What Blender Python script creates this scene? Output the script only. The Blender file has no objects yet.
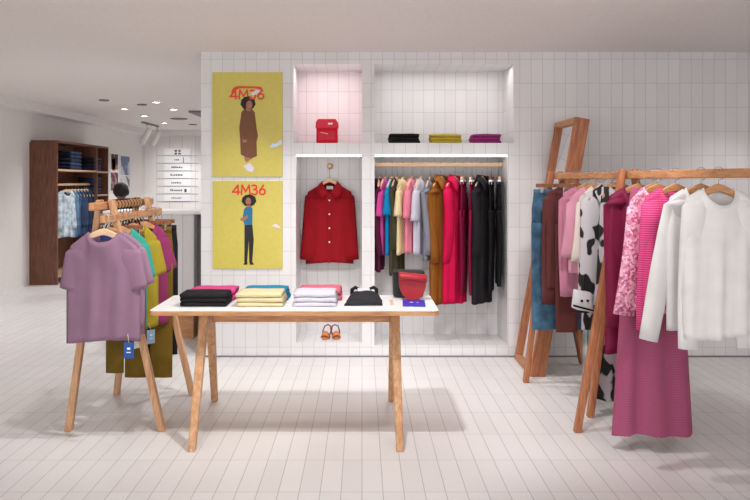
import bpy, math, random
from mathutils import Vector, Matrix
rnd = random.Random(7)
SC = bpy.context.scene
COL = SC.collection
PI = math.pi
F, CX, CY, H = 733.0, 362.0, 181.0, 1.5          # focal length in pixels, principal point, camera height

def P(px, py, Y):                                # measured picture point at a known distance -> metres
    return Vector(((px - CX) * Y / F, Y, H - (py - CY) * Y / F))

def lin(c):
    return tuple((v / 12.92 if v <= 0.04045 else ((v + 0.055) / 1.055) ** 2.4) for v in c)
def rgb(r, g, b):
    return lin((r / 255, g / 255, b / 255)) + (1.0,)

# ------------------------------------------------------------------ materials
def new_mat(name):
    m = bpy.data.materials.new(name); m.use_nodes = True
    return m, m.node_tree.nodes, m.node_tree.links, m.node_tree.nodes['Principled BSDF']

def ramp2(N, a, b, p0=0.0, p1=1.0):
    r = N.new('ShaderNodeValToRGB')
    r.color_ramp.elements[0].color = a; r.color_ramp.elements[0].position = p0
    r.color_ramp.elements[1].color = b; r.color_ramp.elements[1].position = p1
    return r

def scaled(c, k):
    return (min(c[0] * k, 1), min(c[1] * k, 1), min(c[2] * k, 1), 1)

CLOTH = {}
def cloth(r, g, b, rough=0.9, weave=420, var=0.045):
    key = (r, g, b, rough, weave, var)
    if key in CLOTH: return CLOTH[key]
    m, N, L, B = new_mat('cloth_%d_%d_%d' % (r, g, b))
    c = rgb(r, g, b)
    tc = N.new('ShaderNodeTexCoord')
    n = N.new('ShaderNodeTexNoise'); n.inputs['Scale'].default_value = 9; n.inputs['Detail'].default_value = 5
    L.new(tc.outputs['Object'], n.inputs['Vector'])
    rp = ramp2(N, scaled(c, 1 - var), scaled(c, 1 + var), 0.3, 0.7)
    L.new(n.outputs['Fac'], rp.inputs['Fac']); L.new(rp.outputs['Color'], B.inputs['Base Color'])
    w = N.new('ShaderNodeTexNoise'); w.inputs['Scale'].default_value = weave; w.inputs['Detail'].default_value = 2
    L.new(tc.outputs['Object'], w.inputs['Vector'])
    bp = N.new('ShaderNodeBump'); bp.inputs['Strength'].default_value = 0.25; bp.inputs['Distance'].default_value = 0.002
    L.new(w.outputs['Fac'], bp.inputs['Height']); L.new(bp.outputs['Normal'], B.inputs['Normal'])
    B.inputs['Roughness'].default_value = rough
    B.inputs['Specular IOR Level'].default_value = 0.2
    CLOTH[key] = m
    return m

def denim(r, g, b):
    m, N, L, B = new_mat('denim_%d_%d_%d' % (r, g, b))
    c = rgb(r, g, b)
    tc = N.new('ShaderNodeTexCoord')
    n = N.new('ShaderNodeTexNoise'); n.inputs['Scale'].default_value = 14; n.inputs['Detail'].default_value = 8
    L.new(tc.outputs['Object'], n.inputs['Vector'])
    rp = ramp2(N, scaled(c, 0.6), scaled(c, 1.5), 0.3, 0.7)
    L.new(n.outputs['Fac'], rp.inputs['Fac'])
    L.new(rp.outputs['Color'], B.inputs['Base Color'])
    B.inputs['Roughness'].default_value = 0.95
    return m

def spots(name, ca, cb, scale, thr, stretch=(1, 1, 0.55)):
    m, N, L, B = new_mat(name)
    tc = N.new('ShaderNodeTexCoord'); mp = N.new('ShaderNodeMapping')
    mp.inputs['Scale'].default_value = stretch
    L.new(tc.outputs['Object'], mp.inputs['Vector'])
    n = N.new('ShaderNodeTexNoise'); n.inputs['Scale'].default_value = scale; n.inputs['Detail'].default_value = 1.2
    L.new(mp.outputs['Vector'], n.inputs['Vector'])
    rp = ramp2(N, ca, cb, thr, thr + 0.03)
    L.new(n.outputs['Fac'], rp.inputs['Fac']); L.new(rp.outputs['Color'], B.inputs['Base Color'])
    B.inputs['Roughness'].default_value = 0.85
    return m

def sequin(name, ca, cb):
    m, N, L, B = new_mat(name)
    tc = N.new('ShaderNodeTexCoord')
    v = N.new('ShaderNodeTexVoronoi'); v.inputs['Scale'].default_value = 85
    L.new(tc.outputs['Object'], v.inputs['Vector'])
    rp = ramp2(N, ca, cb, 0.25, 0.75)
    L.new(v.outputs['Color'], rp.inputs['Fac']); L.new(rp.outputs['Color'], B.inputs['Base Color'])
    B.inputs['Roughness'].default_value = 0.4
    return m

def ribbed(name, ca, cb, scale=60, direction='X', rough=0.8):
    m, N, L, B = new_mat(name)
    tc = N.new('ShaderNodeTexCoord')
    w = N.new('ShaderNodeTexWave'); w.bands_direction = direction
    w.inputs['Scale'].default_value = scale; w.inputs['Distortion'].default_value = 1.5
    L.new(tc.outputs['Object'], w.inputs['Vector'])
    rp = ramp2(N, ca, cb, 0.2, 0.8)
    L.new(w.outputs['Fac'], rp.inputs['Fac']); L.new(rp.outputs['Color'], B.inputs['Base Color'])
    B.inputs['Roughness'].default_value = rough
    return m

def wood(name, ca, cb, stretch=(14, 14, 1.6), rough=0.5):
    m, N, L, B = new_mat(name)
    tc = N.new('ShaderNodeTexCoord'); mp = N.new('ShaderNodeMapping')
    mp.inputs['Scale'].default_value = stretch
    L.new(tc.outputs['Object'], mp.inputs['Vector'])
    n = N.new('ShaderNodeTexNoise'); n.inputs['Scale'].default_value = 3.2; n.inputs['Detail'].default_value = 8
    n.inputs['Roughness'].default_value = 0.65; n.inputs['Distortion'].default_value = 0.6
    L.new(mp.outputs['Vector'], n.inputs['Vector'])
    rp = ramp2(N, ca, cb, 0.36, 0.64)
    L.new(n.outputs['Fac'], rp.inputs['Fac']); L.new(rp.outputs['Color'], B.inputs['Base Color'])
    B.inputs['Roughness'].default_value = rough
    return m

def plain(name, c, rough=0.5, metal=0.0, coat=0.0, emit=None, es=0.0):
    m, N, L, B = new_mat(name)
    tc = N.new('ShaderNodeTexCoord')
    n = N.new('ShaderNodeTexNoise'); n.inputs['Scale'].default_value = 30; n.inputs['Detail'].default_value = 3
    L.new(tc.outputs['Object'], n.inputs['Vector'])
    rp = ramp2(N, scaled(c, 0.97), scaled(c, 1.03), 0.3, 0.7)
    L.new(n.outputs['Fac'], rp.inputs['Fac']); L.new(rp.outputs['Color'], B.inputs['Base Color'])
    B.inputs['Roughness'].default_value = rough; B.inputs['Metallic'].default_value = metal
    B.inputs['Coat Weight'].default_value = coat
    if emit:
        B.inputs['Emission Color'].default_value = emit; B.inputs['Emission Strength'].default_value = es
    return m

def tile(name, face, grout, w, h, off=(0, 0), mortar=0.004, rough=0.28, tone=0.03):
    """tiles laid straight (no stagger) on whichever way the surface faces"""
    m, N, L, B = new_mat(name)
    g = N.new('ShaderNodeNewGeometry')
    sp = N.new('ShaderNodeSeparateXYZ'); L.new(g.outputs['Position'], sp.inputs[0])
    sn = N.new('ShaderNodeSeparateXYZ'); L.new(g.outputs['True Normal'], sn.inputs[0])
    def gt(sock):
        a = N.new('ShaderNodeMath'); a.operation = 'ABSOLUTE'; L.new(sock, a.inputs[0])
        b = N.new('ShaderNodeMath'); b.operation = 'GREATER_THAN'; b.inputs[1].default_value = 0.6
        L.new(a.outputs[0], b.inputs[0]); return b.outputs[0]
    def mix(f, a, b):
        x = N.new('ShaderNodeMix'); x.data_type = 'FLOAT'
        L.new(f, x.inputs[0]); L.new(a, x.inputs[2]); L.new(b, x.inputs[3]); return x.outputs[0]
    u = mix(gt(sn.outputs['X']), sp.outputs['X'], sp.outputs['Y'])
    v = mix(gt(sn.outputs['Z']), sp.outputs['Z'], sp.outputs['Y'])
    cb = N.new('ShaderNodeCombineXYZ'); L.new(u, cb.inputs[0]); L.new(v, cb.inputs[1])
    ad = N.new('ShaderNodeVectorMath'); ad.operation = 'ADD'
    ad.inputs[1].default_value = (off[0] + 20 * w, off[1] + 20 * h, 0)
    L.new(cb.outputs[0], ad.inputs[0])
    br = N.new('ShaderNodeTexBrick'); br.offset = 0.0; br.squash = 1.0
    br.inputs['Scale'].default_value = 1.0
    br.inputs['Brick Width'].default_value = w; br.inputs['Row Height'].default_value = h
    br.inputs['Mortar Size'].default_value = mortar; br.inputs['Mortar Smooth'].default_value = 0.2
    br.inputs['Color1'].default_value = scaled(face, 1 - tone); br.inputs['Color2'].default_value = scaled(face, 1 + tone)
    br.inputs['Mortar'].default_value = grout
    L.new(ad.outputs[0], br.inputs['Vector'])
    L.new(br.outputs['Color'], B.inputs['Base Color'])
    bp = N.new('ShaderNodeBump'); bp.inputs['Strength'].default_value = 0.3; bp.inputs['Distance'].default_value = 0.002
    bp.invert = True
    L.new(br.outputs['Fac'], bp.inputs['Height']); L.new(bp.outputs['Normal'], B.inputs['Normal'])
    B.inputs['Roughness'].default_value = rough
    return m

OAK = wood('oak', rgb(178, 128, 90), rgb(212, 168, 126))
OAKX = wood('oak_lengthwise', rgb(178, 120, 78), rgb(212, 160, 112), (1.6, 14, 14))
OAKY = wood('oak_depthwise', rgb(176, 118, 78), rgb(208, 154, 108), (14, 1.6, 14))
PALE = wood('pale_beech', rgb(214, 176, 138), rgb(232, 200, 166), (1.6, 12, 12))
WARM = wood('warm_oak', rgb(150, 88, 54), rgb(190, 122, 80))
DARKOAK = wood('brown_oak', rgb(120, 72, 46), rgb(152, 98, 64))
WALNUT = wood('walnut', rgb(92, 54, 38), rgb(128, 80, 56))
WHITE = plain('white_laminate', rgb(246, 245, 245), 0.3)
PAINT = plain('white_paint', rgb(238, 234, 232), 0.8)
CEIL = plain('ceiling_paint', rgb(236, 229, 226), 0.9)
STEEL = plain('steel', rgb(190, 190, 192), 0.25, 1.0)
BLACKM = plain('black_metal', rgb(30, 30, 32), 0.4, 0.6)
PAPER = plain('white_paper', rgb(240, 240, 242), 0.7)
BLUECARD = plain('blue_card', rgb(20, 80, 160), 0.6)
PALEBLUE = plain('pale_blue_card', rgb(150, 185, 220), 0.6)
TILE_W = tile('wall_tile', rgb(226, 224, 225), rgb(192, 189, 188), 0.0975, 0.2046, (0.02, -1.72), 0.002)
TILE_P = tile('pink_wall_tile', rgb(244, 228, 229), rgb(206, 188, 188), 0.098, 0.2, (0.02, -1.72), 0.0018)
TILE_F = tile('floor_tile', rgb(222, 219, 218), rgb(168, 164, 162), 0.101, 0.404, (0.0, 0.1), 0.0018, 0.42)
TILE_C = tile('counter_tile', rgb(222, 219, 219), rgb(180, 175, 174), 0.1, 2.0, (0, 0), 0.003)
TILE_L = tile('panelled_wall', rgb(232, 228, 226), rgb(206, 200, 197), 0.28, 4.0, (0, 0), 0.006, 0.6)
LED = plain('led_strip', rgb(255, 250, 245), 0.5, emit=(1, 0.96, 0.92, 1), es=3.0)
LAMPON = plain('lamp_glow', rgb(255, 250, 240), 0.5, emit=(1, 0.96, 0.92, 1), es=14.0)
SKIN = plain('skin', rgb(150, 100, 78), 0.6)
HAIR = plain('dark_hair', rgb(24, 18, 18), 0.7)
GREYP = plain('grey_panel', rgb(128, 124, 128), 0.6)

# ------------------------------------------------------------------ mesh builder
class MB:
    def __init__(s): s.v = []; s.f = []; s.m = []; s.s = []
    def add(s, vs, fs, m=0, smooth=False):
        o = len(s.v); s.v += [tuple(x) for x in vs]
        for f in fs: s.f.append([i + o for i in f]); s.m.append(m); s.s.append(smooth)
        return s
    def box(s, a, b, m=0):
        x0, y0, z0 = a; x1, y1, z1 = b
        return s.add([(x0, y0, z0), (x1, y0, z0), (x1, y1, z0), (x0, y1, z0), (x0, y0, z1), (x1, y0, z1), (x1, y1, z1), (x0, y1, z1)],
                     [(3, 2, 1, 0), (4, 5, 6, 7), (0, 1, 5, 4), (1, 2, 6, 5), (2, 3, 7, 6), (3, 0, 4, 7)], m)
    def beam(s, p, q, w, h, m=0, up=(0, 0, 1)):
        p, q = Vector(p), Vector(q); d = (q - p).normalized(); side = d.cross(Vector(up)).normalized(); u = side.cross(d)
        vs = []
        for c in (p, q):
            for a, b in ((-1, -1), (1, -1), (1, 1), (-1, 1)): vs.append(c + side * a * w / 2 + u * b * h / 2)
        return s.add(vs, [(0, 1, 2, 3), (7, 6, 5, 4), (0, 4, 5, 1), (1, 5, 6, 2), (2, 6, 7, 3), (3, 7, 4, 0)], m)
    def loft(s, rings, m=0, cap0=True, cap1=True, smooth=True):
        n = len(rings[0]); vs = [p for r in rings for p in r]; fs = []
        for i in range(len(rings) - 1):
            for j in range(n):
                k = (j + 1) % n
                fs.append((i * n + j, i * n + k, (i + 1) * n + k, (i + 1) * n + j))
        if cap0: fs.append(tuple(reversed(range(n))))
        if cap1: fs.append(tuple((len(rings) - 1) * n + j for j in range(n)))
        return s.add(vs, fs, m, smooth)
    def tube(s, pts, r, n=8, m=0):
        pts = [Vector(p) for p in pts]; rings = []; prev = None
        for i, p in enumerate(pts):
            d = (pts[min(i + 1, len(pts) - 1)] - pts[max(i - 1, 0)]).normalized()
            ref = prev if prev is not None else (Vector((0, 1, 0)) if abs(d.y) < 0.9 else Vector((1, 0, 0)))
            a = (ref - d * ref.dot(d)).normalized(); prev = a; b = d.cross(a)
            rr = r[i] if isinstance(r, (list, tuple)) else r
            rings.append([p + (a * math.cos(t) + b * math.sin(t)) * rr for t in (2 * PI * k / n for k in range(n))])
        return s.loft(rings, m)
    def prism(s, poly, y0, y1, m=0, plane='xz'):
        n = len(poly)
        mk = (lambda a, b, y: (a, y, b)) if plane == 'xz' else ((lambda a, b, y: (a, b, y)) if plane == 'xy' else (lambda a, b, y: (y, a, b)))
        vs = [mk(a, b, y0) for a, b in poly] + [mk(a, b, y1) for a, b in poly]
        fs = [tuple(range(n)), tuple(reversed(range(n, 2 * n)))]
        fs += [(i + n, (i + 1) % n + n, (i + 1) % n, i) for i in range(n)]
        return s.add(vs, fs, m)
    def lathe(s, prof, n=20, m=0, c=(0, 0, 0)):
        rings = [[(c[0] + r * math.cos(2 * PI * k / n), c[1] + r * math.sin(2 * PI * k / n), c[2] + z) for k in range(n)] for r, z in prof]
        return s.loft(rings, m)
    def build(s, name, mats, parent=None, loc=None, bevel=0.0, rot=None, solid=0.0, weld=False):
        me = bpy.data.meshes.new(name); me.from_pydata(s.v, [], s.f)
        for mt in (mats if isinstance(mats, (list, tuple)) else [mats]): me.materials.append(mt)
        me.polygons.foreach_set('material_index', s.m); me.polygons.foreach_set('use_smooth', s.s)
        import bmesh
        bm = bmesh.new(); bm.from_mesh(me)
        if weld: bmesh.ops.remove_doubles(bm, verts=bm.verts, dist=0.0006)
        bmesh.ops.recalc_face_normals(bm, faces=bm.faces); bm.to_mesh(me); bm.free(); me.update()
        o = bpy.data.objects.new(name, me); COL.objects.link(o)
        if parent: o.parent = parent
        if loc is not None: o.location = loc
        if rot is not None: o.rotation_euler = rot
        if bevel:
            b = o.modifiers.new('bevel', 'BEVEL'); b.width = bevel; b.segments = 2; b.limit_method = 'ANGLE'
        if solid:
            q = o.modifiers.new('solid', 'SOLIDIFY'); q.thickness = solid; q.offset = 0
        return o

def tag(o, label, cat, group=None):
    o['label'] = label; o['category'] = cat
    if group: o['group'] = group
    return o
def struct(o): o['kind'] = 'structure'; return o
def thing(name, label, cat, loc, rz=0.0, group=None, rot=None):
    o = bpy.data.objects.new(name, None); COL.objects.link(o); o.empty_display_size = 0.1
    o.location = loc; o.rotation_euler = rot if rot else (0, 0, rz)
    return tag(o, label, cat, group)
def copy_tree(o, parent=None):
    c = o.copy(); COL.objects.link(c)
    if parent: c.parent = parent
    for ch in list(o.children): copy_tree(ch, c)
    return c
# ------------------------------------------------------------------ the setting
YW, YN, ZC = 6.25, 6.72, 2.60          # shop wall, niche back, ceiling
YB = 6.92
def wx(px): return (px - CX) * YW / F
def wz(py): return H - (py - CY) * YW / F
XP = wx(201); XR = 3.4; XL = -4.8; YF = 16.0; Y0 = -1.5
nl0, nl1 = wx(296), wx(362)                        # left niche
nb0, nb1 = wx(374.5), wx(507.5)                    # big niche
nu1 = wx(513.5); nul = wx(293.5)                   # upper niches are a little wider
zs0, zs1 = wz(154.8), wz(143)                      # shelf band
zl, zb = wz(342.5), wz(345.4)                      # ledges
ZT = wz(64)

struct(MB().box((XL - .1, Y0, -0.1), (XR + .1, YF + .1, 0)).build('floor', TILE_F))
struct(MB().box((XL - .1, Y0, ZC), (XR + .1, YF + .1, ZC + .1)).build('ceiling', CEIL))
w = MB()
w.box((XP, YW, 0), (nul, YN, ZC))                                  # left pier
w.box((nul, YW, 0), (nl0, YN, zs1))                                # sliver beside the lower left niche
w.box((nl1, YW, 0), (nb0, YN, ZC))                                 # pier between niches
w.box((nu1, YW, 0), (XR, YN, ZC))                                  # right pier
w.box((nb1, YW, 0), (nu1, YN, zs1))
w.box((nl0, YW, 0), (nl1, YN, zl)); w.box((nb0, YW, 0), (nb1, YN, zb))
w.box((nl0, YW, zs0), (nl1, YN, zs1)); w.box((nb0, YW, zs0), (nb1, YN, zs1))
w.box((nul, YW, ZT), (nl1, YN, ZC)); w.box((nb0, YW, ZT), (nu1, YN, ZC))
w.box((XP, YN, 0), (nul, YB, ZC)); w.box((nl1, YN, 0), (XR, YB, ZC)); w.box((nul, YN, 0), (nl1, YB, zs1))
w.box((nul, YN, zs1), (nl1, YB, ZC), 1)
struct(w.build('wall_back', [TILE_W, TILE_P]))
struct(MB().box((XL - .1, Y0, 0), (XL, YF + .1, ZC)).build('wall_left', PAINT))
struct(MB().box((XR, Y0, 0), (XR + .1, YB, ZC)).build('wall_right', PAINT))
struct(MB().box((XL, YF, 0), (XR, YF + .1, ZC)).build('wall_far', TILE_L))
struct(MB().box((XP + .12, YB, 0), (XP + .2, YF, ZC)).build('wall_inner', PAINT))
struct(MB().box((XP - .002, YW - .012, 0.0), (nl1 + 1.6, YW - .001, 0.012)).build('trim_1', GREYP))   # floor joint
struct(MB().box((nl1 + 1.6, YW - .012, 0.0), (XR, YW - .001, 0.012)).build('trim_2', GREYP))
t = MB().box((XL, YF - .22, ZC - .12), (XP + .12, YF, ZC)).box((XL, Y0, ZC - .12), (XL + .22, YF - .22, ZC))
struct(t.build('trim_3', PAINT))                                    # ceiling cove of the far room
struct(MB().box((-2.71, 11.44, ZC - .03), (XP + .12, 14.0, ZC - .001)).build('trim_4', GREYP))       # dark ceiling panel by the pillar
# led strips under the shelf band
def led(x0, x1, lab):
    o = MB().box((x0 + .004, YW + .004, zs0 - .016), (x1 - .004, YW + .022, zs0 - .0005)).build('led_strip', LED)
    tag(o, lab, 'light strip')
led(nb0, nb1, 'glowing white light strip under the long shelf above the clothes rail')
led(nl0, nl1, 'short glowing light strip above the hanging red jacket')

# ------------------------------------------------------------------ lamps
KS = 0.41
def spot(loc, target, power, size=65, blend=0.5, r=0.05, col=(1, 0.985, 0.975)):
    power *= KS
    d = bpy.data.lights.new('spot', 'SPOT'); d.energy = power; d.spot_size = math.radians(size); d.spot_blend = blend
    d.shadow_soft_size = r; d.color = col
    o = bpy.data.objects.new('spot_light', d); COL.objects.link(o); o.location = loc
    o.rotation_euler = (Vector(target) - Vector(loc)).to_track_quat('-Z', 'Y').to_euler()
def area(loc, sx, sy, power, target=None, col=(1, 0.97, 0.95)):
    d = bpy.data.lights.new('area', 'AREA'); d.shape = 'RECTANGLE'; d.size = sx; d.size_y = sy; d.energy = power; d.color = col
    o = bpy.data.objects.new('area_light', d); COL.objects.link(o); o.location = loc
    if target: o.rotation_euler = (Vector(target) - Vector(loc)).to_track_quat('-Z', 'Y').to_euler()
spot((0.0, 3.84, 2.55), (-0.3, 4.5, 0.7), 260, 95, 0.6)
spot((-1.0, 3.7, 2.55), (-1.2, 5.2, 0.2), 120, 75, 0.6)
spot((1.1, 3.6, 2.55), (1.5, 5.0, 0.4), 150, 80, 0.7)
for x, p in ((-0.95, 75), (-0.3, 60), (0.4, 72), (1.0, 70), (3.05, 55)):
    spot((x, 5.45, 2.56), (x, 6.05, 0), p, 78, 0.7, 0.04)
for x in (-3.6, -2.6):
    for y in (7.6, 11.0, 14.0):
        spot((x, y, 2.55), (x, y, 0), 150, 130, 0.7, 0.08)
spot((-4.0, 14.5, 2.5), (-4.0, 16, 1.1), 130, 80, .8)
spot((-3.4, 14.6, 2.5), (-3.9, 16, .8), 130, 60, .8)
area(((nb0 + nb1) / 2, YW + .05, zs0 - .02), 1.1, 0.02, .3)
area(((nl0 + nl1) / 2, YW + .05, zs0 - .02), .5, 0.02, .25)
area(((nb0 + nu1) / 2, YW + .12, ZT - .01), 1.1, .1, 2.6)
area(((nul + nl1) / 2, YW + .12, ZT - .01), .5, .1, 1.7, col=(1, .93, .93))
wd = bpy.data.worlds.new('world'); SC.world = wd; wd.use_nodes = True
wd.node_tree.nodes['Background'].inputs[0].default_value = (1, 1, 1, 1)
wd.node_tree.nodes['Background'].inputs[1].default_value = 2.0

# ------------------------------------------------------------------ garments
def shirt_mesh(L=.64, hs=.2, hc=.24, hh=.25, D=.05, nw=.085, nf=.09, nb=.02, slope=.05, sl=.2, spread=.5, r0=.085, r1=.08, amp=.011, k=9, seed=0, flat=.5, collarless=True):
    b = MB(); ph = random.Random(seed).random() * 6; NU, NV = 26, 22
    def w(v): return hs + (hc - hs) * min(v / .3, 1) if v < .3 else hc + (hh - hc) * (v - .3) / .7
    def sm(t): t = max(0, min(1, t)); return t * t * (3 - 2 * t)
    for sgn, drop in ((-1, nf), (1, nb)):
        vs = []
        for j in range(NV + 1):
            v = j / NV
            for i in range(NU + 1):
                u = -1 + 2 * i / NU; xt = u * hs; a = abs(xt)
                zt = -slope * max(a - nw, 0) / max(hs - nw, .01); yt = 0.013
                if a < nw:
                    q = math.sqrt(max(0, 1 - (a / nw) ** 2)); zt -= drop * q; yt += .04 * q
                z = zt + v * (-L - zt); x = u * w(v)
                z += .012 * v * math.sin(2.1 * u + ph)
                d = yt + (D * math.sqrt(max(0, 1 - u * u)) - yt) * sm(v * 3)
                fold = amp * sm(v * 1.6) * (math.sin(k * u + ph) + .5 * math.sin(1.9 * k * u + 2 * ph + 2 * v))
                y = sgn * d + fold * (1 - abs(u) ** 4 * .6) if abs(u) < .999 else fold * .4
                vs.append((x, y, z))
        n = NU + 1
        b.add(vs, [(j * n + i, j * n + i + 1, (j + 1) * n + i + 1, (j + 1) * n + i) for j in range(NV) for i in range(NU)], 0, True)
    if sl > 0:
        for sx in (-1, 1):
            rings = []; K = 14; M = 9
            d = Vector((sx * spread, 0, -1)).normalized(); a = Vector((-d.z * sx, 0, d.x * sx)) 
            c0 = Vector((sx * (hs - r0 * .62), 0, -slope - r0 * .72))
            for off, k_, inw in ((-.66, .3, .34), (-.5, .62, .2), (-.3, .84, .09), (-.12, .96, .02)):
                c = c0 + d * (r0 * off) - Vector((sx * r0 * inw, 0, 0)); r = r0 * k_
                rings.append([c + a * (r * math.cos(t)) + Vector((0, r * flat * math.sin(t), 0)) for t in (2 * PI * e / K for e in range(K))])
            for q in range(M):
                f = q / (M - 1); c = c0 + d * sl * f
                bend = .02 * math.sin(f * 3 + ph) if sl > .35 else 0
                r = r0 + (r1 - r0) * f
                rings.append([c + a * (r * math.cos(t)) + Vector((0, r * flat * math.sin(t) * (1 + .16 * math.sin(3 * t + 5 * f + ph)) + bend, 0)) for t in (2 * PI * e / K for e in range(K))])
            b.loft(rings, 0, True, False)
    return b

def collar_mesh(nw=.085):
    half = [((nw * .98, .012, .02), (nw + .035, .01, -.02)), ((nw * .95, -.03, .012), (nw + .05, -.036, -.035)), ((nw * .5, -.058, -.045), (nw + .035, -.064, -.095)), ((.012, -.064, -.075), (nw * .75, -.07, -.135))]
    fl = lambda p: (-p[0], p[1], p[2])
    strip = [(fl(a), fl(b)) for a, b in half[::-1]] + [((0, .045, .03), (0, .055, -.025))] + half
    n = len(strip)
    return MB().add([p[0] for p in strip] + [p[1] for p in strip], [(i, i + 1, i + 1 + n, i + n) for i in range(n - 1)], 0, True)

def ring(cx, cy, z, a, bb, n=16, amp=0.0, ph=0.0, k=4):
    return [(cx + a * math.cos(t) * (1 + amp * math.sin(k * t + ph)), cy + bb * math.sin(t) * (1 + amp * 1.5 * math.sin(k * t + ph)), z) for t in (2 * PI * e / n for e in range(n))]

def trousers_mesh(L=1.0, w=.36, d=.03, flare=1.0, seed=0):
    b = MB(); ph = random.Random(seed).random() * 6
    b.loft([ring(0, 0, z, a, dd, 20) for z, a, dd in ((0, w * .46, d * .6), (-.04, w * .47, d * .7), (-.14, w * .5, d), (-.3, w * .5, d))])
    for sx in (-1, 1):
        rs = []
        for q in range(9):
            f = q / 8; rs.append(ring(sx * w * .25 * (1 + .06 * f), .004 * math.sin(5 * f + ph), -.24 - (L - .24) * f, w * .255 * (1 - .12 * f * (2 - flare)), d * (1 - .2 * f), 16, .05, ph + sx, 3))
        b.loft(rs, 0, True, False)
    return b

def drape_mesh(L=1.2, w0=.2, w1=.3, d=.04, seed=0, folds=6, amp=.3, topz=0):
    b = MB(); ph = random.Random(seed).random() * 6; rs = []
    for q in range(15):
        f = q / 14; a = w0 + (w1 - w0) * f ** .8
        rs.append([(a * math.cos(t), d * (.5 + .8 * f) * math.sin(t) * (1 + amp * f * math.sin(folds * t + ph)) + .012 * f * math.sin(folds * math.cos(t) * 1.3 + ph), topz - L * f + .012 * math.sin(2 * t + ph) * f) for t in (2 * PI * e / 40 for e in range(40))])
    b.loft(rs, 0, True, False)
    return b

def hook_pts(zc, r):
    pts = [(0, 0, -.005), (0, 0, zc - r - .012)]
    for i in range(15):
        a = -PI / 2 + (PI * 1.35) * i / 14
        pts.append((r * math.cos(a), 0, zc + r * math.sin(a)))
    return pts

HANG = {}
def hanger(o_loc, rz, hook_h, r, label, mat=PALE, span=.21, group=None, kind='wood', arch=None):
    """loc = top of the hanger's body; hook_h = height of the rail centre above it; r = inner radius of the hook"""
    key = (round(hook_h, 3), round(r, 3), mat.name, span, kind, arch)
    t = thing('clip_hanger' if kind == 'clip' else ('wire_hanger' if kind == 'wire' else 'wooden_hanger'), label, 'hanger', o_loc, rz, group)
    if key not in HANG:
        parts = []
        if kind == 'wood':
            n = 14; top = []; bot = []; drop = arch or .48 * span + .012
            for i in range(n + 1):
                u = -1 + 2 * i / n; z = -drop * abs(u) ** 1.35
                top.append((u * span, z + .004)); bot.append((u * span, z - .036 + .012 * abs(u)))
            b = MB().prism(top + bot[::-1], -.009, .009)
            parts.append(('body', b, mat, .004))
        elif kind == 'clip':
            b = MB().box((-span, -.01, -.03), (span, .01, -.002))
            parts.append(('bar', b, mat, .003))
            for sx in (-1, 1):
                parts.append(('clip', MB().box((sx * span * .75 - .012, -.014, -.07), (sx * span * .75 + .012, .014, -.026)), STEEL, .002))
        else:
            b = MB().tube([(-span, 0, -.09), (-span * .5, 0, -.03), (0, 0, 0), (span * .5, 0, -.03), (span, 0, -.09)], .004, 6)
            b.tube([(-span, 0, -.09), (0, 0, -.093), (span, 0, -.09)], .004, 6)
            parts.append(('body', b, mat, 0))
        parts.append(('hook', MB().tube(hook_pts(hook_h, r + .0025), .0022, 6), STEEL if kind != 'wire' else mat, 0))
        HANG[key] = [p[1].build(p[0], p[2], t, bevel=p[3]) for p in parts]
    else:
        for o in HANG[key]:
            c = o.copy(); COL.objects.link(c); c.parent = t
    return t

def shirt(name, label, cat, loc, rz, mat, group=None, collar=None, buttons=None, tagcol=None, label_in=None, belt=False, tagpos=None, trim=None, **kw):
    """loc = neck base (hanger top)"""
    t = thing(name, label, cat, loc, rz, group)
    shirt_mesh(**kw).build('body', mat, t, solid=.003, weld=True)
    nw = kw.get('nw', .085); nf = kw.get('nf', .09); Lh = kw.get('L', .64); D = kw.get('D', .05)
    if collar: collar_mesh(nw).build('collar', collar, t, solid=.005)
    else:
        pts = [(nw * math.cos(a), -.041 * math.sin(a) - .003, -nf * math.sin(a)) for a in (PI * i / 16 for i in range(17))]
        MB().tube(pts, .006, 6).build('neckband', trim or mat, t)
    if label_in:
        MB().box((-.03, .032, -.052), (.03, .0345, -.022)).build('neck_label', label_in, t)
    if buttons:
        for i in range(buttons):
            MB().lathe([(.008, -.002), (.008, .002)], 10).build('button', PAPER, t, loc=(0, -D - .012, -.15 - .125 * i), rot=(PI / 2, 0, 0))
        MB().box((-.012, -D - .008, -Lh + .01), (.012, -D - .005, -nf - .01)).build('placket', mat, t)
    if tagcol:
        x, z = tagpos or (.15, -Lh - .04)
        tg = MB().box((x - .028, -.05, z - .045), (x + .028, -.0485, z + .045)).build('hang_tag', tagcol, t)
        MB().box((x - .009, -.0515, z + .004), (x + .009, -.0502, z + .016)).box((x - .012, -.0515, z - .014), (x + .012, -.0502, z - .009)).build('print', PAPER, tg)
        MB().tube([(x, -.0492, z + .044), (x - .01, -.035, z + .09)], .0012, 5).build('string', PAPER, tg)
    return t

# ------------------------------------------------------------------ display table
ZT_ = 0.75; ty0, ty1 = 4.23, 4.82; tx0, tx1 = -1.235, .447
tb = thing('display_table', 'long oak trestle table with white top in the middle of the floor', 'table', (-.39, 4.525, 0))
def L3(x, y, z): return (x + .39, y - 4.525, z)
def rounded(x0, y0, x1, y1, r):
    out = []
    for cx, cy, a0 in ((x1 - r, y0 + r, -PI / 2), (x1 - r, y1 - r, 0), (x0 + r, y1 - r, PI / 2), (x0 + r, y0 + r, PI)):
        for i in range(6):
            a = a0 + PI / 2 * i / 5; out.append((cx + r * math.cos(a), cy + r * math.sin(a)))
    return out
top = MB().prism([(a + .39, b - 4.525) for a, b in rounded(tx0, ty0, tx1, ty1, .035)], ZT_ - .028, ZT_ - .002, plane='xy')
top.build('tabletop', OAKX, tb)
MB().prism([(a + .39, b - 4.525) for a, b in rounded(tx0 + .002, ty0 + .002, tx1 - .002, ty1 - .002, .034)], ZT_ - .002, ZT_, plane='xy').build('laminate_surface', WHITE, tb)
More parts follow.
